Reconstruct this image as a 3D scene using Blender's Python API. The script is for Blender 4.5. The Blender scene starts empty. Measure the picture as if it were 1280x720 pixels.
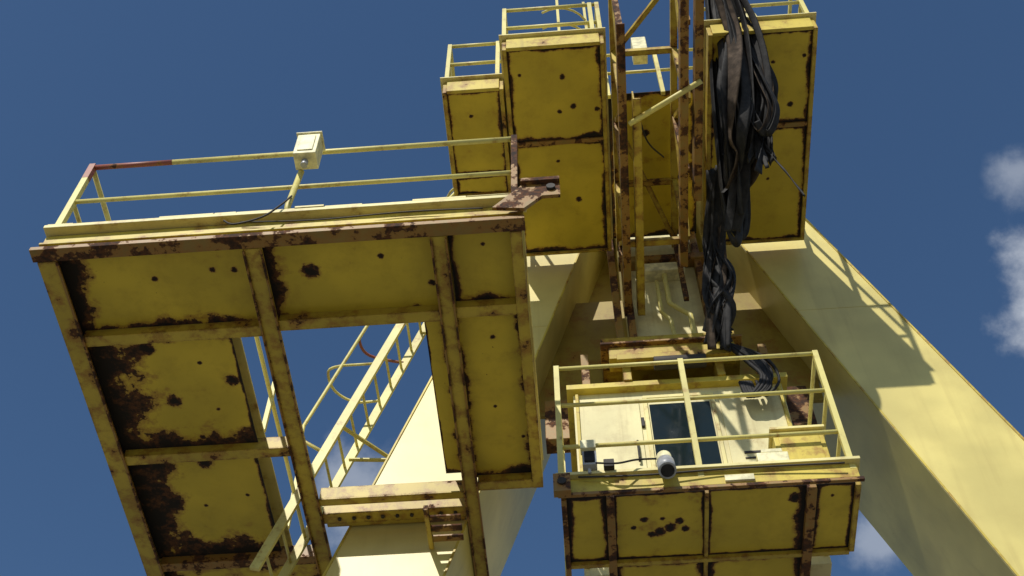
import bpy, bmesh, math, random
from mathutils import Vector, Matrix
random.seed(7)
scene=bpy.context.scene
col=bpy.context.collection
EYE=1.6

# ------------------------------------------------------------------ node helper
class NT:
    def __init__(s,name):
        s.m=bpy.data.materials.new(name); s.m.use_nodes=True
        s.t=s.m.node_tree; s.n=s.t.nodes; s.l=s.t.links
        s.b=s.n['Principled BSDF']
    def put(s,sock,v):
        if isinstance(v,bpy.types.NodeSocket): s.l.new(v,sock)
        elif v is not None: sock.default_value=v
    def math(s,op,a,b=None,c=None,clamp=False):
        n=s.n.new('ShaderNodeMath'); n.operation=op; n.use_clamp=clamp
        s.put(n.inputs[0],a)
        if b is not None: s.put(n.inputs[1],b)
        if c is not None: s.put(n.inputs[2],c)
        return n.outputs[0]
    def noise(s,vec,scale,detail=4,rough=.6,dist=0):
        n=s.n.new('ShaderNodeTexNoise'); s.put(n.inputs['Vector'],vec)
        n.inputs['Scale'].default_value=scale; n.inputs['Detail'].default_value=detail
        n.inputs['Roughness'].default_value=rough; n.inputs['Distortion'].default_value=dist
        return n.outputs['Fac']
    def mix(s,f,a,b,mode='MIX'):
        n=s.n.new('ShaderNodeMix'); n.data_type='RGBA'; n.blend_type=mode
        s.put(n.inputs[0],f)
        for i,v in ((6,a),(7,b)):
            if isinstance(v,tuple): v=(v[0],v[1],v[2],1)
            s.put(n.inputs[i],v)
        return n.outputs[2]
    def rng(s,v,a,b,c=0,d=1,smooth=True):
        n=s.n.new('ShaderNodeMapRange'); n.interpolation_type='SMOOTHSTEP' if smooth else 'LINEAR'
        s.put(n.inputs[0],v)
        for i,q in enumerate((a,b,c,d)): n.inputs[i+1].default_value=q
        return n.outputs[0]
    def scaled(s,vec,sc):
        n=s.n.new('ShaderNodeVectorMath'); n.operation='MULTIPLY'
        s.put(n.inputs[0],vec); n.inputs[1].default_value=sc
        return n.outputs[0]

def paint(name,base,rust=.12,grime=.35,edges=None,spots=(),bevel=0.0,streak=0.0,rough=.5,nscale=5.0,speck=.62):
    """weathered paint over steel; coordinates are metres in the crane frame"""
    k=NT(name)
    tc=k.n.new('ShaderNodeTexCoord').outputs['Object']
    nA=k.noise(tc,nscale,6,.68); nB=k.noise(tc,26,3,.65); nC=k.noise(tc,1.3,2,.55)
    sep=k.n.new('ShaderNodeSeparateXYZ'); k.put(sep.inputs[0],tc)
    F=k.math('MULTIPLY_ADD',k.math('SUBTRACT',nA,.5),1.7,rust)
    sp_=k.rng(nB,.66,.77,0,speck); F=k.math('MAXIMUM',F,k.math('MULTIPLY',sp_,k.rng(nC,.45,.62,.1,1)))
    jit=k.math('MULTIPLY',k.math('SUBTRACT',nA,.5),1.5)
    jit2=k.math('MULTIPLY',k.math('SUBTRACT',nB,.5),1.0)
    if edges:
        nL=k.noise(tc,2.6,2,.5)
        jit=k.math('ADD',jit,k.math('MULTIPLY',k.math('SUBTRACT',nL,.5),1.5))
        x0,x1,y0,y1,wl,wr,wn,wf=edges
        for sock,sgn,v,w in ((sep.outputs[0],1,x0,wl),(sep.outputs[0],-1,x1,wr),(sep.outputs[1],1,y0,wn),(sep.outputs[1],-1,y1,wf)):
            if w<=0: continue
            d=k.math('MULTIPLY',k.math('SUBTRACT',sock,v),float(sgn))
            e=k.math('SUBTRACT',1.0,k.math('MULTIPLY',d,.5/w))
            e=k.math('ADD',e,jit)
            e=k.math('ADD',e,k.math('MULTIPLY',jit2,.3))
            F=k.math('MAXIMUM',F,k.math('MULTIPLY',e,k.rng(d,w*2.0,w*3.5,1,0)))
    for (x,y,r) in spots:
        r=r*.8
        dx=k.math('SUBTRACT',sep.outputs[0],x); dy=k.math('SUBTRACT',sep.outputs[1],y)
        d=k.math('SQRT',k.math('ADD',k.math('MULTIPLY',dx,dx),k.math('MULTIPLY',dy,dy)))
        e=k.math('SUBTRACT',1.12,k.math('MULTIPLY',d,.5/r))
        e=k.math('ADD',e,k.math('ADD',k.math('MULTIPLY',jit,.35),k.math('MULTIPLY',jit2,.9)))
        F=k.math('MAXIMUM',F,e)
    if bevel>0:
        bv=k.n.new('ShaderNodeBevel'); bv.samples=2; bv.inputs['Radius'].default_value=bevel
        geo=k.n.new('ShaderNodeNewGeometry')
        dt=k.n.new('ShaderNodeVectorMath'); dt.operation='DOT_PRODUCT'
        k.put(dt.inputs[0],bv.outputs[0]); k.put(dt.inputs[1],geo.outputs['Normal'])
        ed=k.rng(dt.outputs['Value'],.995,.8,0,1)
        F=k.math('MAXIMUM',F,k.math('MULTIPLY',ed,k.math('MULTIPLY_ADD',k.math('SUBTRACT',nA,.5),1.8,.5)))
    dark=tuple(c*.8 for c in base); lite=tuple(min(1,c*1.06) for c in base)
    colr=k.mix(k.rng(nC,.3,.7),dark,lite)
    g=k.math('MULTIPLY',k.rng(nA,.42,.72),grime)
    colr=k.mix(g,colr,(base[0]*.45,base[1]*.36,base[2]*.3))
    if streak>0:
        st=k.noise(k.scaled(tc,(9,9,.5)),1.0,3,.6)
        colr=k.mix(k.math('MULTIPLY',k.rng(st,.5,.78),streak),colr,(.22,.13,.035))
    stain=k.rng(F,.22,.5)
    colr=k.mix(k.math('MULTIPLY',stain,.7),colr,(.30,.135,.02))
    ru=k.rng(F,.47,.54)
    rcol=k.mix(k.rng(nB,.35,.65),(.11,.040,.012),(.035,.016,.008))
    rcol=k.mix(k.rng(F,.58,.85),rcol,(.012,.008,.006))
    colr=k.mix(ru,colr,rcol)
    k.put(k.b.inputs['Base Color'],colr)
    k.put(k.b.inputs['Roughness'],k.rng(ru,0,1,rough,.92,False))
    bp=k.n.new('ShaderNodeBump'); bp.inputs['Strength'].default_value=.35; bp.inputs['Distance'].default_value=.012
    h=k.math('ADD',k.math('MULTIPLY',nA,.3),k.math('MULTIPLY',nC,.8))
    k.put(bp.inputs['Height'],h); k.put(k.b.inputs['Normal'],bp.outputs[0])
    return k.m

def simple(name,c,rough=.6,metal=0,var=.25,scale=12,bump=.1,spec=.5):
    k=NT(name); tc=k.n.new('ShaderNodeTexCoord').outputs['Object']
    n=k.noise(tc,scale,4,.6)
    k.put(k.b.inputs['Base Color'],k.mix(k.rng(n,.3,.7),tuple(q*(1-var) for q in c),tuple(min(1,q*(1+var)) for q in c)))
    k.b.inputs['Roughness'].default_value=rough; k.b.inputs['Metallic'].default_value=metal
    k.b.inputs['Specular IOR Level'].default_value=spec
    bp=k.n.new('ShaderNodeBump'); bp.inputs['Strength'].default_value=bump; bp.inputs['Distance'].default_value=.01
    k.put(bp.inputs['Height'],n); k.put(k.b.inputs['Normal'],bp.outputs[0])
    return k.m

GOLD=(.62,.47,.035); PALE=(.70,.595,.20); RAIL=(.70,.62,.20)
M_beam=paint('beam_paint',(.52,.39,.045),rust=.28,grime=.65,bevel=.03,streak=.35)
M_beamrusty=paint('rusty_beam_paint',(.26,.17,.04),rust=.48,grime=.8,streak=.3)
M_leg=paint('leg_paint',PALE,rust=-.2,grime=.12,streak=.14,rough=.42,nscale=2.5)
M_fascia=paint('fascia_paint',(.60,.47,.06),rust=.22,grime=.5,streak=.45)
M_deck=paint('deck_edge_paint',(.76,.67,.28),rust=.14,grime=.4)
M_goldshade=paint('panel_paint',(.34,.25,.035),rust=.2,grime=.6,streak=.3)  # gold darkened for the mast recess walls: shadow put into the base colour
M_rail=paint('rail_paint',RAIL,rust=.12,grime=.3,nscale=9)
M_red=paint('faded_red_paint',(.30,.085,.06),rust=.28,grime=.5,nscale=9)
M_cab=paint('cabin_paint',(.72,.65,.33),rust=.0,grime=.3,streak=.35)
M_white=simple('cream_box_paint',(.72,.67,.40),.5)
M_grey=simple('grey_plastic',(.34,.35,.36),.4)
M_black=simple('rubber',(.017,.016,.016),.7,0,.5,14,.5,.3)
M_canvas=simple('dirty_canvas',(.075,.055,.04),.9,0,.5,10,.5,.2)
M_dark=simple('dark_steel',(.03,.025,.02),.7)
k=NT('cab_glass'); k.b.inputs['Base Color'].default_value=(.010,.018,.02,1)
k.b.inputs['Specular IOR Level'].default_value=.28
tc=k.n.new('ShaderNodeTexCoord').outputs['Object']; k.put(k.b.inputs['Roughness'],k.rng(k.noise(tc,6),.4,.8,.05,.3)); M_glass=k.m

# ------------------------------------------------------------------ mesh helpers
class MB:
    def __init__(s): s.bm=bmesh.new(); s.mats=[]
    def mi(s,m):
        if m not in s.mats: s.mats.append(m)
        return s.mats.index(m)
    def hexa(s,v,m):
        vs=[s.bm.verts.new(p) for p in v]; i=s.mi(m)
        for q in ((0,3,2,1),(4,5,6,7),(0,1,5,4),(1,2,6,5),(2,3,7,6),(3,0,4,7)):
            f=s.bm.faces.new([vs[j] for j in q]); f.material_index=i
    def box(s,x0,x1,y0,y1,z0,z1,m):
        s.hexa([(x0,y0,z0),(x1,y0,z0),(x1,y1,z0),(x0,y1,z0),(x0,y0,z1),(x1,y0,z1),(x1,y1,z1),(x0,y1,z1)],m)
    def bar(s,a,b,w,h,m,up=(0,0,1)):
        a=Vector(a);b=Vector(b);d=(b-a).normalized();up=Vector(up)
        if abs(d.dot(up))>.95: up=Vector((0,1,0))
        r=d.cross(up).normalized()*w/2;q=r.cross(d).normalized()*h/2
        s.hexa([a-r-q,a+r-q,b+r-q,b-r-q,a-r+q,a+r+q,b+r+q,b-r+q],m)
    def tube(s,pts,r,m,n=10,flat=1.0,tw0=0.0,tw1=0.0):
        pts=[Vector(p) for p in pts]; i=s.mi(m); rings=[]; ref=None; N_=max(1,len(pts)-1)
        for j,p in enumerate(pts):
            d=((pts[min(j+1,len(pts)-1)]-pts[max(j-1,0)])).normalized()
            if ref is None:
                ref=Vector((0,0,1)) if abs(d.z)<.9 else Vector((1,0,0))
            ax=(ref-d*ref.dot(d)).normalized(); ref=ax; ay=d.cross(ax)
            w=tw0+(tw1-tw0)*j/N_
            A=ax*math.cos(w)+ay*math.sin(w); B=ay*math.cos(w)-ax*math.sin(w)
            rings.append([s.bm.verts.new(p+A*math.cos(2*math.pi*q/n)*r*flat+B*math.sin(2*math.pi*q/n)*r) for q in range(n)])
        for a,b in zip(rings,rings[1:]):
            for q in range(n):
                f=s.bm.faces.new((a[q],a[(q+1)%n],b[(q+1)%n],b[q])); f.material_index=i; f.smooth=True
        for rg in (rings[0],rings[-1]):
            f=s.bm.faces.new(rg if rg is rings[-1] else rg[::-1]); f.material_index=i
    def poly(s,pts,axis,t,m):
        A=[s.bm.verts.new(p) for p in pts]; B=[s.bm.verts.new(Vector(p)+Vector(axis)*t) for p in pts]; i=s.mi(m)
        s.bm.faces.new(A[::-1]).material_index=i; s.bm.faces.new(B).material_index=i
        for j in range(len(A)):
            s.bm.faces.new((A[j],A[(j+1)%len(A)],B[(j+1)%len(A)],B[j])).material_index=i
    def done(s,name,parent,bevel=0):
        bmesh.ops.recalc_face_normals(s.bm,faces=s.bm.faces)
        me=bpy.data.meshes.new(name); s.bm.to_mesh(me); s.bm.free()
        for m in s.mats: me.materials.append(m)
        o=bpy.data.objects.new(name,me); col.objects.link(o)
        if parent: o.parent=parent
        else: o.location=(0,0,EYE)
        if bevel:
            b=o.modifiers.new('b','BEVEL'); b.width=bevel; b.segments=2; b.limit_method='ANGLE'
        return o
def smooth_path(ctrl,n=10):
    P=[Vector(p) for p in ctrl]; out=[]
    for i in range(len(P)-1):
        p0=P[max(i-1,0)];p1=P[i];p2=P[i+1];p3=P[min(i+2,len(P)-1)]
        for j in range(n):
            t=j/n
            out.append(.5*((2*p1)+(p2-p0)*t+(2*p0-5*p1+4*p2-p3)*t*t+(3*p1-p0-3*p2+p3)*t**3))
    out.append(P[-1]); return out

crane=bpy.data.objects.new('gantry_crane',None); col.objects.link(crane); crane.location=(0,0,EYE)

# ------------------------------------------------------------------ legs
def lo(z): return -.85-.30*(12.16-z)
def li(z): return .15-.28*(12.16-z)
def ro(z): return 3.09+.30*(12.16-z)
def ri(z): return 2.09+.28*(12.16-z)
def leg(name,fi,fo):
    b=MB(); zs=((-EYE+.35,8.5),(14.3,9.9)); rings=[]
    mi=b.mi(M_leg)
    for z,yb in zs:
        x0,x1=sorted((fi(z),fo(z)))
        rings.append([b.bm.verts.new(p) for p in ((x0,8,z),(x1,8,z),(x1,yb,z),(x0,yb,z))])
    for A,B in zip(rings,rings[1:]):
        for q in range(4): b.bm.faces.new((A[q],A[(q+1)%4],B[(q+1)%4],B[q]))
    b.bm.faces.new(rings[0]); b.bm.faces.new(rings[-1])
    x0,x1=sorted((fi(-EYE+.35),fo(-EYE+.35)))
    b.box(x0-.3,x1+.3,7.6,9.0,-EYE,-EYE+.349,M_beam)
    for fn,sg in ((fi,1 if fi(0)>fo(0) else -1),(fo,1 if fo(0)>fi(0) else -1)):
        b.bar((fn(0)-sg*.012,7.994,0),(fn(14.2)-sg*.012,7.994,14.2),.02,.012,M_fascia,up=(0,1,0))
    for z in (5.2,10.9):
        x0,x1=sorted((fi(z),fo(z)))
        b.box(x0+.03,x1-.03,7.996,8.0,z,z+.008,M_leg)
    b.done(name,crane,.01)
leg('leg_port',li,lo); leg('leg_starboard',ri,ro)
b=MB()
b.box(.66,1.52,8.06,9.3,10.35,14.4,M_cab)
b.box(-.3,2.5,7.97,9.3,14.41,14.75,M_fascia)
b.box(-.1,2.3,8.9,9.2,11.2,14.3,M_goldshade)
for z in (11.95,13.2): b.box(.62,1.60,7.92,8.06,z,z+.1,M_beamrusty)
for x in (.64,1.48): b.box(x,x+.08,7.95,8.06,10.35,14.3,M_beamrusty)
b.box(.50,.58,7.9,8.0,9.9,12.5,M_beamrusty)
b.tube([(1.02,7.98,11.6),(1.02,7.98,11.0),(1.1,7.98,10.85),(1.12,7.98,10.4)],.025,M_rail)
b.tube([(1.12,7.97,11.75),(1.12,7.97,11.15),(1.22,7.97,11.02),(1.32,7.97,10.9),(1.32,7.97,10.4)],.03,M_rail)
b.box(.9,1.35,7.9,8.06,11.7,11.85,M_white)
b.done('portal_head',crane,.006)

# ------------------------------------------------------------------ underside panels
pc=[0]
def panel(x0,x1,y0,y1,z,spots=(),w=(.05,.05,.05,.05),rust=.0,base=GOLD,th=.014,parent=crane,grime=.3):
    b=MB(); pc[0]+=1
    m=paint('panel_%02d'%pc[0],base,rust=rust,grime=grime,edges=(x0,x1,y0,y1)+tuple(w),spots=spots,nscale=4.0+(pc[0]*37%10)*.25,speck=.6)
    b.box(x0,x1,y0,y1,z,z+th,m); return b.done('underside_panel_%02d'%pc[0],parent)
Z=8.10
panel(-3.93,-2.42,4.97,5.76,Z,[(-3.22,5.25,.025),(-2.75,5.2,.025),(-2.58,5.21,.025)],(.13,.03,.03,.09))
panel(-2.36,-.96,4.97,5.76,Z,[(-1.99,5.27,.065),(-1.42,5.17,.025),(-1.05,5.45,.03),(-1.2,5.7,.06)],(.13,.05,.02,.07))
panel(-.88,-.33,4.97,5.72,Z,[(-.62,5.12,.018)],(.04,.04,.03,.08))
panel(-3.93,-2.74,5.80,7.03,Z,[(-3.45,5.92,.065),(-3.35,6.48,.06),(-3.05,6.1,.018),(-2.82,6.3,.05),(-3.2,6.9,.03),(-3.0,6.6,.018)],(.29,.02,.05,.15),rust=.03)
panel(-3.93,-2.78,7.07,8.34,Z,[(-3.25,7.18,.07),(-2.95,7.6,.02),(-3.35,7.7,.02)],(.28,.03,.05,.18),rust=.03)
panel(-3.93,-2.45,8.4,9.0,Z,[],(.12,.1,.1,.1),rust=.3)
panel(-.93,-.34,5.74,7.55,Z,[(-.62,6.02,.022),(-.66,6.75,.016),(-.45,7.1,.016)],(.05,.06,.04,.09))
panel(-1.16,-.97,5.80,7.50,Z+.02,[],(.012,.05,.03,.04))
b=MB()
def channelY(x0,x1,y0,y1,z=8.0,h=.16,m=M_beam,cx=0):
    w=x1-x0
    b.box(x0,x1,y0,y1,z,z+.018,m); b.box(x0+w*.42,x0+w*.56,y0,y1,z+.018,z+h,m)
def channelX(x0,x1,y0,y1,z=8.0,h=.16,m=M_beam):
    w=y1-y0
    b.box(x0,x1,y0,y1,z+.003,z+.02,m); b.box(x0,x1,y0+w*.05,y0+w*.22,z+.02,z+h,m)
b.box(-4.05,-3.90,4.97,9.1,8.0,8.02,M_beam); b.box(-4.05,-4.03,4.97,9.1,8.02,8.34,M_beam)
b.box(-3.905,-3.885,4.98,9.1,7.985,8.005,M_beamrusty)
channelY(-2.45,-2.30,4.97,9.0); channelY(-1.01,-.88,4.97,8.95)
for x in (-2.45,-2.315,-1.01,-.895): b.box(x,x+.015,4.98,8.9,7.975,8.001,M_beamrusty)
b.box(-.40,-.31,4.97,7.62,8.0,8.02,M_beam); b.box(-.33,-.31,4.97,7.62,8.02,8.34,M_beam)
channelX(-3.90,-2.45,5.70,5.80); channelX(-2.30,-1.01,5.66,5.76); channelX(-.88,-.40,5.64,5.74)
channelX(-3.90,-2.45,6.99,7.09); channelX(-3.90,-2.45,8.32,8.42,m=M_beamrusty)
channelX(-2.30,-1.01,7.62,7.70); channelX(-2.30,-1.01,7.80,7.92); channelX(-.88,-.40,7.52,7.62)
b.box(-2.28,-1.03,7.93,7.98,8.02,8.30,M_beam)
for i in range(3): b.box(-1.30,-1.03,7.6+i*.12,7.67+i*.12,7.70,7.72,M_beamrusty)
b.box(-1.34,-1.30,7.5,7.98,7.68,7.74,M_beam)
for i in range(9): b.tube([(-2.15+i*.13,7.86,7.985),(-2.15+i*.13,7.86,8.01)],.018,M_dark,6)
b.done('access_platform_frame',crane,.003)
b=MB()
b.box(-4.06,-.30,4.925,4.95,8.02,8.31,M_fascia)
b.box(-4.08,-.28,4.86,4.965,8.0,8.02,M_beamrusty); b.box(-4.08,-.28,4.85,4.862,8.0,8.045,M_beamrusty)
b.box(-4.07,-.29,4.90,4.925,8.16,8.185,M_fascia)
b.box(-4.07,-.27,4.85,5.0,8.325,8.365,M_deck)
b.box(-4.05,-2.74,5.0,9.0,8.33,8.35,M_deck); b.box(-2.74,-.30,5.0,5.8,8.33,8.35,M_deck); b.box(-1.15,-.30,5.8,7.6,8.33,8.35,M_deck)
# uneven curled sheet edge on top of the deck lip
random.seed(3); x=-4.05
while x<-.35:
    l=random.uniform(.12,.5); x2=min(x+l,-.3)
    b.box(x,x2-.004,4.852+random.uniform(-.01,.01),4.9,8.366,8.370+random.uniform(.002,.022),M_deck); x=x2
b.done('access_platform_deck',crane,.003)
random.seed(11)
b=MB()
b.poly([(-.52,4.80,8.10),(-.30,4.80,8.40),(.0,4.80,8.44),(.0,4.80,8.23),(-.14,4.80,8.23),(-.28,4.80,8.06)],(0,1,0),.03,M_beamrusty)
b.tube([(-.07,4.775,8.33),(-.07,4.80,8.33)],.035,M_dark,14)
b.box(-.3,.0,4.76,4.80,8.40,8.445,M_beamrusty)
b.done('lifting_lug',crane)

# ------------------------------------------------------------------ main platform railing
b=MB(); zb,zm,zt=8.37,8.83,9.41
R=.023
b.tube([(-3.3,4.92,zt),(-.36,4.92,zt)],R,M_rail); b.tube([(-4.0,4.92,zt),(-3.3,4.92,zt)],R*1.02,M_red)
b.tube([(-4.0,4.92,zm),(-.36,4.92,zm)],R*.85,M_rail)
b.bar((-4.0,4.92,zb),(-4.0,4.92,9.2),.05,.05,M_rail); b.bar((-4.0,4.92,9.2),(-4.0,4.92,zt+.03),.052,.052,M_red)
b.bar((-.36,4.92,zb-.1),(-.36,4.92,zt+.03),.05,.05,M_beamrusty)
b.tube([(-4.0,4.92,zt),(-4.0,8.9,zt)],R,M_rail); b.tube([(-4.0,4.92,zm),(-4.0,8.9,zm)],R*.85,M_rail)
for y in (6.3,7.6,8.9): b.bar((-4.0,y,zb),(-4.0,y,zt),.045,.045,M_rail)
for z in (zm,zt): b.tube([(-2.76,5.9,z),(-2.76,8.9,z)],.02,M_rail)
for y in (5.9,7.1,8.3): b.bar((-2.76,y,zb),(-2.76,y,zt),.04,.04,M_rail)
b.tube([(-2.16,4.93,8.36),(-2.16,4.9,8.5),(-2.13,4.9,9.05)],.026,M_rail)
b.tube(smooth_path([(-2.6,4.82,8.2),(-2.5,4.81,8.12),(-2.3,4.81,8.2),(-2.18,4.82,8.39),(-2.14,4.87,8.6)]),.008,M_dark,6)
b.done('platform_railing',crane)
b=MB()
b.box(-2.17,-1.98,4.72,4.88,9.04,9.37,M_white); b.box(-2.185,-1.965,4.705,4.89,9.37,9.385,M_white)
b.box(-2.14,-2.01,4.71,4.72,9.08,9.33,M_white); b.tube([(-2.08,4.8,8.97),(-2.08,4.8,9.04)],.03,M_grey)
b.done('junction_box',None,.006)

# ------------------------------------------------------------------ upper walkways
HZ=12.0
def walkway(x0,x1,y0,y1,z,joints,spots,w):
    ys=[y0]+list(joints)+[y1]
    for a,c in zip(ys,ys[1:]):
        panel(x0+.03,x1-.03,a+.015,c-.015,z+.03,[q for q in spots if a<=q[1]<c],w)
    b=MB()
    b.box(x0,x0+.045,y0,y1,z,z+.25,M_beam); b.box(x1-.045,x1,y0,y1,z,z+.25,M_beam)
    b.box(x0+.045,x1-.045,y0-.02,y0+.02,z,z+.25,M_fascia); b.box(x0+.045,x1-.045,y1-.03,y1,z,z+.25,M_beam)
    for j in joints: b.box(x0+.045,x1-.045,j-.025,j+.025,z+.005,z+.12,M_beamrusty)
    b.box(x0-.03,x1+.03,y0-.06,y1,z+.25,z+.27,M_deck)
    b.done('walkway_frame',crane,.004)
walkway(-.51,.55,5.24,7.80,HZ,[6.36],[(.1,5.6,.03),(-.35,5.55,.02),(.05,6.0,.025),(.45,6.0,.03),(.2,5.95,.03),(.2,7.1,.03),(.0,6.6,.02)],(.04,.04,.03,.05))
walkway(1.62,2.74,5.24,7.82,HZ,[6.34],[(2.3,5.6,.02),(2.62,5.55,.02),(2.5,6.1,.03),(2.3,7.0,.02)],(.04,.04,.03,.04))
walkway(-1.18,-.53,5.69,6.98,HZ+.03,[6.72],[(-.9,6.0,.02),(-.7,6.3,.02)],(.03,.05,.03,.03))
def rails(name,pts,z0,heights,posts,r=.022,m=M_rail):
    b=MB()
    for h in heights:
        for a,c in zip(pts,pts[1:]): b.tube([(a[0],a[1],z0+h),(c[0],c[1],z0+h)],r,m,8)
    for p in posts: b.bar((p[0],p[1],z0-.1),(p[0],p[1],z0+max(heights)+.02),.045,.045,m)
    return b.done(name,crane)
rails('walkway_railing',[(-.49,7.7),(-.49,5.27),(.53,5.27),(.53,6.2)],12.27,(.36,.86),[(-.49,5.27),(.53,5.27),(-.49,6.5),(-.49,7.6),(.53,6.2),(.45,5.27)],.022)
rails('walkway_railing_outer',[(1.66,5.27),(2.71,5.27),(2.71,7.7)],12.27,(.5,1.05),[(2.71,5.27),(2.71,6.5),(2.71,7.6)],.022)
rails('walkway_railing_side',[(-.55,5.72),(-1.15,5.72),(-1.15,6.95)],12.3,(.5,1.0),[(-1.15,5.72),(-.6,5.72),(-1.15,6.95)],.022)
b=MB()
for z in (13.0,13.45):
    b.tube([(.1+.36*math.sin(a*math.pi/12),5.75-.34*math.cos(a*math.pi/12),z) for a in range(-2,15)],.013,M_rail,6)
for a in (0,4,8,12): b.bar((.1+.36*math.sin(a*math.pi/12),5.75-.34*math.cos(a*math.pi/12),12.3),(.1+.36*math.sin(a*math.pi/12),5.75-.34*math.cos(a*math.pi/12),14),.03,.01,M_rail)
b.done('hatch_cage',crane)

# ------------------------------------------------------------------ lattice between walkways
b=MB()
for x,y0,y1,m in ((.62,4.62,8.0,M_beamrusty),(.76,5.4,8.0,M_beam),(1.22,3.9,7.4,M_beamrusty),(1.36,3.9,6.6,M_beamrusty)):
    b.box(x,x+.015,y0,y1,11.0,11.16,m); b.box(x,x+.08,y0,y1,10.985,11.0,m)
for x in (.66,1.30):
    b.bar((x,3.9 if x>1 else 4.6,12.35),(x,8.0,12.35),.07,.10,M_beam)
    ys=[4.7,5.5,6.3,7.1,7.9]
    for i,y in enumerate(ys):
        b.bar((x,y,11.1),(x,y,12.35),.055,.055,M_beam if i%2 else M_beamrusty)
        if i<4: b.bar((x+.01,y,11.1 if i%2 else 12.3),(x+.01,ys[i+1],12.3 if i%2 else 11.1),.05,.05,M_beam)
for y in (5.5,7.1): b.bar((.66,y,12.3),(1.3,y,12.3),.06,.06,M_beam)
b.tube([(.72,5.66,10.97),(1.42,5.25,10.97)],.028,M_rail)
b.bar((.66,7.1,11.05),(1.3,7.1,11.05),.07,.05,M_beam)
b.bar((.66,6.3,12.3),(1.3,7.9,12.3),.05,.05,M_beam)
b.bar((.66,5.5,12.3),(1.3,4.7,12.3),.05,.05,M_beam)
b.done('lattice_girder',crane)
panel(.58,1.58,6.1,7.98,12.55,[(1.0,6.6,.04),(1.4,7.2,.04)],(.06,.06,.06,.06),rust=.12)
rails('machinery_railing',[(.6,6.1),(1.75,6.1)],12.6,(.5,1.0),[(.6,6.1),(1.2,6.1),(1.75,6.1)],.02)
b=MB()
b.box(.95,1.12,6.0,6.2,13.5,13.85,M_white)
b.bar((2.35,5.6,12.27),(2.1,5.5,13.9),.12,.12,M_deck)
b.done('machinery_housing',crane,.01)

# ------------------------------------------------------------------ access ladder on the leg
lad=bpy.data.objects.new('access_ladder',None); col.objects.link(lad); lad.location=(0,0,EYE)
def lx(z): return -2.57+.292*(z-7.76)
b=MB()
for y in (7.60,8.08): b.bar((lx(7.2),y,7.2),(lx(13.6),y,13.6),.085,.035,M_rail,up=(0,1,0))
z=7.4
while z<13.4:
    b.tube([(lx(z),7.62,z),(lx(z),8.08,z)],.014,M_rail,8); z+=.3
b.tube([(lx(8.6),7.6,8.6),(lx(8.8)-.3,7.6,8.8),(lx(9.0)-.36,7.6,9.0),(lx(13.0)-.36,7.6,13.0),(lx(13.3)-.3,7.6,13.3),(lx(13.5),7.6,13.5)],.018,M_rail,8)
for z in (9.9,11.0,12.1): b.tube([(lx(z),7.6,z),(lx(z)-.36,7.6,z)],.014,M_rail,6)
b.tube(smooth_path([(lx(9.9)-.36,7.6,9.9),(lx(9.9)-.52,7.7,9.95),(lx(9.9)-.5,7.95,9.95),(lx(9.9)-.3,8.08,9.9),(lx(9.9),8.08,9.9)],6),.015,M_rail,6)
b.tube(smooth_path([(lx(10.5)-.36,7.6,10.5),(lx(10.5)-.44,7.75,10.5),(lx(10.5)-.36,7.95,10.5),(lx(10.5),8.08,10.5)],6),.016,M_red,6)
b.tube([(lx(13.4)-.5*math.sin(math.pi*a/12),7.85-.34*math.cos(math.pi*a/12),13.4) for a in range(13)],.016,M_rail,6)
for z in (9,11,13):
    for y in (7.64,8.06): b.bar((lx(z),y,z),(lo(z)+.02,8.1,z),.04,.015,M_rail)
b.done('ladder_body',lad)

# ------------------------------------------------------------------ cab and cab platform
cab=bpy.data.objects.new('operator_cabin',None); col.objects.link(cab); cab.location=(0,0,EYE)
b=MB()
b.box(0,2.0,7.7,9.3,7.02,9.33,M_cab)
b.box(-.06,2.06,7.62,9.35,9.33,9.40,M_fascia)
b.box(.66,.70,7.675,7.70,7.02,9.2,M_deck); b.box(1.30,1.335,7.675,7.70,7.02,9.2,M_deck); b.box(.66,1.335,7.675,7.70,9.2,9.24,M_deck)
b.box(.715,1.285,7.688,7.70,7.9,9.12,M_glass); b.box(.715,1.285,7.68,7.70,7.84,7.9,M_deck)
b.box(.715,1.285,7.688,7.70,7.05,7.84,M_glass)
b.box(.05,.62,7.68,7.70,7.2,9.2,M_cab); b.box(1.38,1.95,7.68,7.70,7.2,9.2,M_cab)
for z in (7.6,8.8): b.box(.62,.65,7.67,7.70,z,z+.12,M_dark)
b.box(1.5,1.9,7.672,7.68,8.35,8.38,M_dark); b.box(1.5,1.75,7.672,7.68,8.28,8.30,M_dark)
b.tube([(.56,7.66,8.3),(.56,7.63,8.32),(.56,7.63,8.55),(.56,7.66,8.57)],.012,M_dark,6)
b.box(.02,.05,7.66,7.70,7.1,9.3,M_fascia); b.box(1.95,1.985,7.66,7.70,7.1,9.3,M_fascia)
b.done('cabin_body',cab,.006)
b=MB()
b.box(-.14,2.10,6.60,6.63,6.86,7.0,M_fascia); b.box(-.17,2.13,6.55,6.70,7.0,7.03,M_deck); b.box(-.16,2.12,6.57,6.60,6.80,6.83,M_beamrusty)
b.box(-.14,2.10,6.70,7.34,7.0,7.025,M_deck); b.box(.2,1.78,7.34,9.3,6.99,7.02,M_deck)
b.box(-.14,-.10,6.63,7.5,6.8,7.0,M_beamrusty); b.box(2.06,2.10,6.63,7.34,6.8,7.0,M_beam)
b.box(.20,.26,6.63,9.3,6.78,6.98,M_beamrusty); b.box(1.70,1.77,6.63,9.3,6.78,6.98,M_beamrusty)
b.box(.94,.97,6.63,9.3,6.80,6.98,M_beam)
b.box(-.1,2.06,7.32,7.36,6.79,6.98,M_beam); b.box(1.1,1.32,6.575,6.6,6.87,6.93,M_white)
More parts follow.
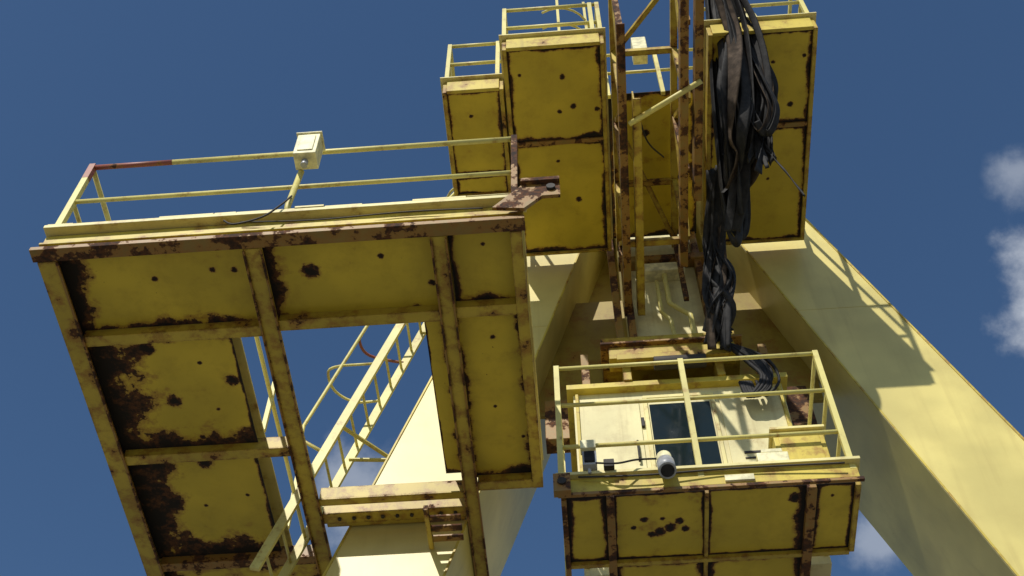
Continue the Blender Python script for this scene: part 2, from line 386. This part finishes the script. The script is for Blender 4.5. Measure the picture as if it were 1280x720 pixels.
b.box(-.19,-.06,6.50,6.57,6.78,6.97,M_beamrusty); b.tube([(-.125,6.48,6.875),(-.125,6.5,6.875)],.035,M_dark,10)
b.done('cabin_platform_frame',cab,.003)
panel(-.10,.20,6.63,7.32,6.83,[],(.03,.03,.02,.03),parent=cab)
panel(.26,.94,6.63,7.32,6.83,[(.40,6.98,.02),(.48,6.90,.03),(.60,7.04,.05),(.68,7.0,.045),(.75,6.93,.03),(.54,7.06,.035),(.8,7.02,.03),(.62,6.9,.02)],(.015,.015,.015,.02),parent=cab,rust=.14)
panel(.97,1.70,6.63,7.32,6.83,[(1.62,6.75,.05)],(.02,.05,.015,.02),parent=cab)
panel(1.77,2.06,6.63,7.32,6.83,[(1.9,6.75,.015)],(.03,.02,.02,.02),parent=cab)
panel(.26,.94,7.36,9.28,6.84,[],(.04,.04,.04,.04),parent=cab); panel(.97,1.70,7.36,9.28,6.84,[],(.04,.04,.04,.04),parent=cab)
b=MB()
for z in (7.39,7.90,8.39):
    for a,c in (((-.13,6.62),(2.07,6.62)),((-.13,6.62),(-.13,7.66)),((2.07,6.62),(2.07,7.5))):
        b.tube([(a[0],a[1],z),(c[0],c[1],z)],.018,M_rail,8)
for x,y in ((-.13,6.62),(.93,6.62),(2.07,6.62),(2.07,7.5),(-.13,7.6)): b.bar((x,y,6.95),(x,y,8.41),.045,.045,M_rail)
b.done('cabin_railing',cab)
b=MB()
b.box(.38,1.62,7.55,7.72,9.68,9.86,M_beam); b.box(.30,1.70,7.5,7.76,9.86,9.89,M_beamrusty); b.box(.45,1.55,7.5,7.55,9.60,9.68,M_beam)
for x in (.5,1.4): b.box(x,x+.08,7.6,8.6,9.40,9.68,M_beam)
b.box(.32,1.7,7.80,8.9,9.9,10.35,M_beam)
b.tube([(.8,7.5,9.5),(1.3,7.5,9.5)],.07,M_dark,12)
b.box(1.9,1.98,7.8,8.6,9.4,10.1,M_beamrusty); b.box(.1,.18,7.8,8.6,9.4,10.1,M_beamrusty)
b.box(-.3,2.4,8.3,8.5,9.40,10.0,M_beamrusty); b.box(-.5,2.6,8.5,8.55,10.0,12.0,M_goldshade)
b.done('cabin_support_frame',crane,.005)
b=MB()
b.box(1.62,2.03,6.95,7.3,7.28,7.80,M_fascia); b.box(1.60,2.05,6.92,7.32,7.80,7.83,M_deck); b.box(1.66,1.99,6.94,6.95,7.32,7.76,M_fascia)
for x in (1.66,1.97): b.box(x,x+.03,7.0,7.25,7.03,7.28,M_beam)
b.done('electrical_cabinet',None,.005)
b=MB(); b.box(1.38,1.62,6.60,6.72,7.06,7.18,M_white); b.box(1.42,1.58,6.60,6.70,7.18,7.22,M_white); b.done('terminal_box',None,.006)
b=MB()
d=Vector((.02,-.35,-1)).normalized(); p=Vector((.66,6.50,7.08))
b.tube([p,p+d*.05,p+d*.11],.058,M_white,20); b.tube([p+d*.11,p+d*.25],.068,M_grey,20); b.tube([p+d*.25,p+d*.255],.052,M_black,20)
b.tube([p-d*.03,p],.04,M_white,16); b.tube([(.66,6.60,7.08),p],.02,M_grey,8)
b.done('security_camera',None)
b=MB()
b.box(.04,.15,6.50,6.58,7.05,7.20,M_grey); b.box(.055,.135,6.48,6.50,7.07,7.18,M_black); b.box(.03,.15,6.5,6.58,7.24,7.33,M_white)
b.tube([(.09,6.55,7.0),(.09,6.55,7.36)],.015,M_grey,8); b.box(.2,.28,6.5,6.58,7.02,7.10,M_dark)
b.tube(smooth_path([(.14,6.5,7.06),(.3,6.46,7.0),(.45,6.5,7.07),(.62,6.52,7.09)]),.009,M_black,6)
b.done('floodlight',None,.004)

# ------------------------------------------------------------------ cables: flat festoon straps, folded together
b=MB()
rv=random.uniform
def pick(): return M_canvas if random.random()<.15 else M_black
for i in range(22):
    tw=-1+2*i/21; e=rv(-.02,.8)
    path=[(1.80+.05*tw,4.85,13.2),(1.84+.07*tw,5.05,12.6),(1.91+.16*tw,5.34,12.0),(1.90+.22*tw,5.62,11.40),(1.84+.17*tw,5.95,10.95),(1.79+.13*tw,6.3-e*.2,10.65+e*.5),(1.74+.10*tw,6.6-e*.5,10.38+e)]
    o=Vector((0,rv(-.16,.16),0))
    pts=[Vector(q)+o+Vector((rv(-.05,.05),rv(-.07,.07),rv(-.05,.05))) for q in path]
    b.tube(smooth_path(pts,9),rv(.03,.085),pick(),8,flat=rv(.08,.2),tw0=rv(-1.5,1.5),tw1=rv(-5,5))
for i in range(9):
    x=rv(2.0,2.15); z=rv(10.95,11.5)
    pts=[(1.95,5.3,12.1),(x,5.5,z+.35),(x+.06,5.65,z+.05),(x-.06,5.8,z-.15),(x-.14+rv(-.05,.05),5.7,z+rv(-.1,.2))]
    b.tube(smooth_path(pts,8),rv(.03,.08),pick(),8,flat=.13,tw0=rv(-1,1),tw1=rv(-4,4))
for i in range(8):
    x=rv(1.9,2.06)
    b.tube(smooth_path([(x,5.7,11.3),(x+rv(-.03,.06),5.9,10.95),(x+rv(-.1,.1),6.0,10.62+rv(-.2,.15))],6),rv(.02,.055),M_black,8,flat=.14,tw0=0,tw1=rv(-3,3))
for i in range(4):
    e=rv(-.05,.3); q=rv(-.06,.06)
    pts=[(1.80+q,6.35,10.9),(1.78+q,6.62,10.4+e),(1.72+q,6.72,10.25+e),(1.66+q,6.65,10.45+e),(1.64+q,6.3,10.95),(1.66+q,5.8,11.7),(1.70+q,5.3,12.4),(1.74+q,4.95,13.2)]
    b.tube(smooth_path(pts,9),rv(.03,.06),M_black,10,flat=.25,tw0=rv(-1,1),tw1=rv(-2,2))
for i in range(18):
    pts=[(1.62+rv(-.06,.06),6.4+rv(-.1,.1),11.2),(1.54+rv(-.1,.1),6.9,10.75),(1.52+rv(-.15,.15),7.1,10.3+rv(-.1,.1)),(1.47+rv(-.13,.13),7.2,9.95),(1.46+rv(-.14,.14),7.4,9.65+rv(-.15,.2))]
    b.tube(smooth_path(pts,8),rv(.025,.07),pick(),8,flat=rv(.1,.35),tw0=rv(-1,1),tw1=rv(-5,5))
for i in range(9):
    x=1.75+rv(-.12,.12)
    b.tube(smooth_path([(1.5,7.45,9.7),(x,7.5,9.45+rv(-.05,.1)),(x+.08,7.5,9.15+rv(-.1,.1)),(x-.08,7.52,8.95),(x-.12,7.55,9.2)],8),.022,M_black,6,flat=rv(.4,1))
pts=[]
for i in range(40):
    t=i/39; pts.append((1.98+.26*t,5.95+.02*t,10.95-1.05*t+.1*math.sin(t*3.1)))
b.tube(pts,.012,M_black,5,flat=.5,tw1=9)
b.done('cable_bundle',None)
b=MB()
b.tube(smooth_path([(-2.5,4.89,8.28),(-1.9,4.88,8.22),(-1.2,4.89,8.27),(-.6,4.88,8.23)]),.006,M_dark,5)
b.tube(smooth_path([(0,6.56,6.98),(.5,6.54,6.94),(1.2,6.56,6.98),(2,6.54,6.95)]),.008,M_dark,5)
b.tube(smooth_path([(.9,6.2,12.5),(1.0,6.6,12.38),(1.2,6.9,12.5)]),.01,M_dark,5)
b.done('wiring',crane)

# ------------------------------------------------------------------ ground
k=NT('quay_concrete'); tc=k.n.new('ShaderNodeTexCoord').outputs['Object']
n1=k.noise(tc,.15,5,.6); n2=k.noise(tc,6,4,.6)
c_=k.mix(k.rng(n1,.35,.65),(.16,.15,.125),(.22,.205,.17)); c_=k.mix(k.rng(n2,.5,.8,0,.4),c_,(.10,.095,.08))
k.put(k.b.inputs['Base Color'],c_); k.b.inputs['Roughness'].default_value=.9
me=bpy.data.meshes.new('ground'); S=3000
me.from_pydata([(-S,-S,0),(S,-S,0),(S,S,0),(-S,S,0)],[],[(0,1,2,3)]); me.materials.append(k.m)
g=bpy.data.objects.new('ground',me); col.objects.link(g)

# ------------------------------------------------------------------ light + sky
SUN=Vector((-.82,-2.75,2.45)).normalized()
sd=bpy.data.lights.new('sun','SUN'); sd.energy=4.2; sd.angle=math.radians(.53); sd.color=(1,.95,.86)
so=bpy.data.objects.new('sun',sd); col.objects.link(so); so.rotation_euler=SUN.to_track_quat('Z','Y').to_euler(); so.location=(-10,-25,25)
w=bpy.data.worlds.new('World'); scene.world=w; w.use_nodes=True
t=w.node_tree; N=t.nodes; L=t.links
bg=N['Background']; out=N['World Output']
sky=N.new('ShaderNodeTexSky'); sky.sky_type='NISHITA'; sky.sun_disc=False
sky.sun_elevation=math.asin(SUN.z); sky.sun_rotation=math.atan2(SUN.x,SUN.y)
sky.air_density=1.0; sky.dust_density=.3; sky.ozone_density=2.6
hs=N.new('ShaderNodeHueSaturation'); hs.inputs['Saturation'].default_value=1.12; hs.inputs['Value'].default_value=1.0
L.new(sky.outputs[0],hs.inputs['Color']); L.new(hs.outputs[0],bg.inputs[0]); bg.inputs[1].default_value=.1
tcw=N.new('ShaderNodeTexCoord').outputs['Generated']
nz=N.new('ShaderNodeTexNoise'); L.new(tcw,nz.inputs['Vector']); nz.inputs['Scale'].default_value=14; nz.inputs['Detail'].default_value=7; nz.inputs['Roughness'].default_value=.58
def wm(op,a,b_=None,clamp=False):
    n=N.new('ShaderNodeMath'); n.operation=op; n.use_clamp=clamp
    for i,v in enumerate((a,b_)):
        if v is None: continue
        if isinstance(v,bpy.types.NodeSocket): L.new(v,n.inputs[i])
        else: n.inputs[i].default_value=v
    return n.outputs[0]
tot=None
for d,rad,amp in (((.342,.480,.81),.026,.45),((.352,.55,.76),.042,.95),((-.41,.290,.868),.016,.3),((.225,.71,.665),.03,.5),((-.169,.68,.715),.045,.5),((.7,.6,.35),.25,.9),((-.8,.5,.3),.2,.9),((.2,.95,.25),.2,.9)):
    v=Vector(d).normalized()
    vm=N.new('ShaderNodeVectorMath'); vm.operation='DISTANCE'; L.new(tcw,vm.inputs[0]); vm.inputs[1].default_value=v
    e=wm('SUBTRACT',1.0,wm('DIVIDE',vm.outputs['Value'],rad))
    e=wm('ADD',e,wm('MULTIPLY',wm('SUBTRACT',nz.outputs['Fac'],.5),3.0))
    mr=N.new('ShaderNodeMapRange'); mr.interpolation_type='SMOOTHSTEP'; L.new(e,mr.inputs[0])
    mr.inputs[1].default_value=.0; mr.inputs[2].default_value=1.0; mr.inputs[4].default_value=amp
    tot=mr.outputs[0] if tot is None else wm('MAXIMUM',tot,mr.outputs[0])
bg2=N.new('ShaderNodeBackground'); bg2.inputs[0].default_value=(.76,.82,.92,1); bg2.inputs[1].default_value=.7
mx=N.new('ShaderNodeMixShader'); L.new(tot,mx.inputs[0]); L.new(bg.outputs[0],mx.inputs[1]); L.new(bg2.outputs[0],mx.inputs[2]); L.new(mx.outputs[0],out.inputs[0])

# ------------------------------------------------------------------ camera
cd=bpy.data.cameras.new('camera'); cd.sensor_width=36; cd.lens=1555/1280*36; cd.clip_end=10000
co=bpy.data.objects.new('camera',cd); col.objects.link(co); co.location=(0,0,EYE)
co.rotation_euler=(math.radians(90+55.5),0,math.radians(4.4)); scene.camera=co
scene.view_settings.view_transform='Standard'; scene.view_settings.look='None'; scene.view_settings.exposure=0
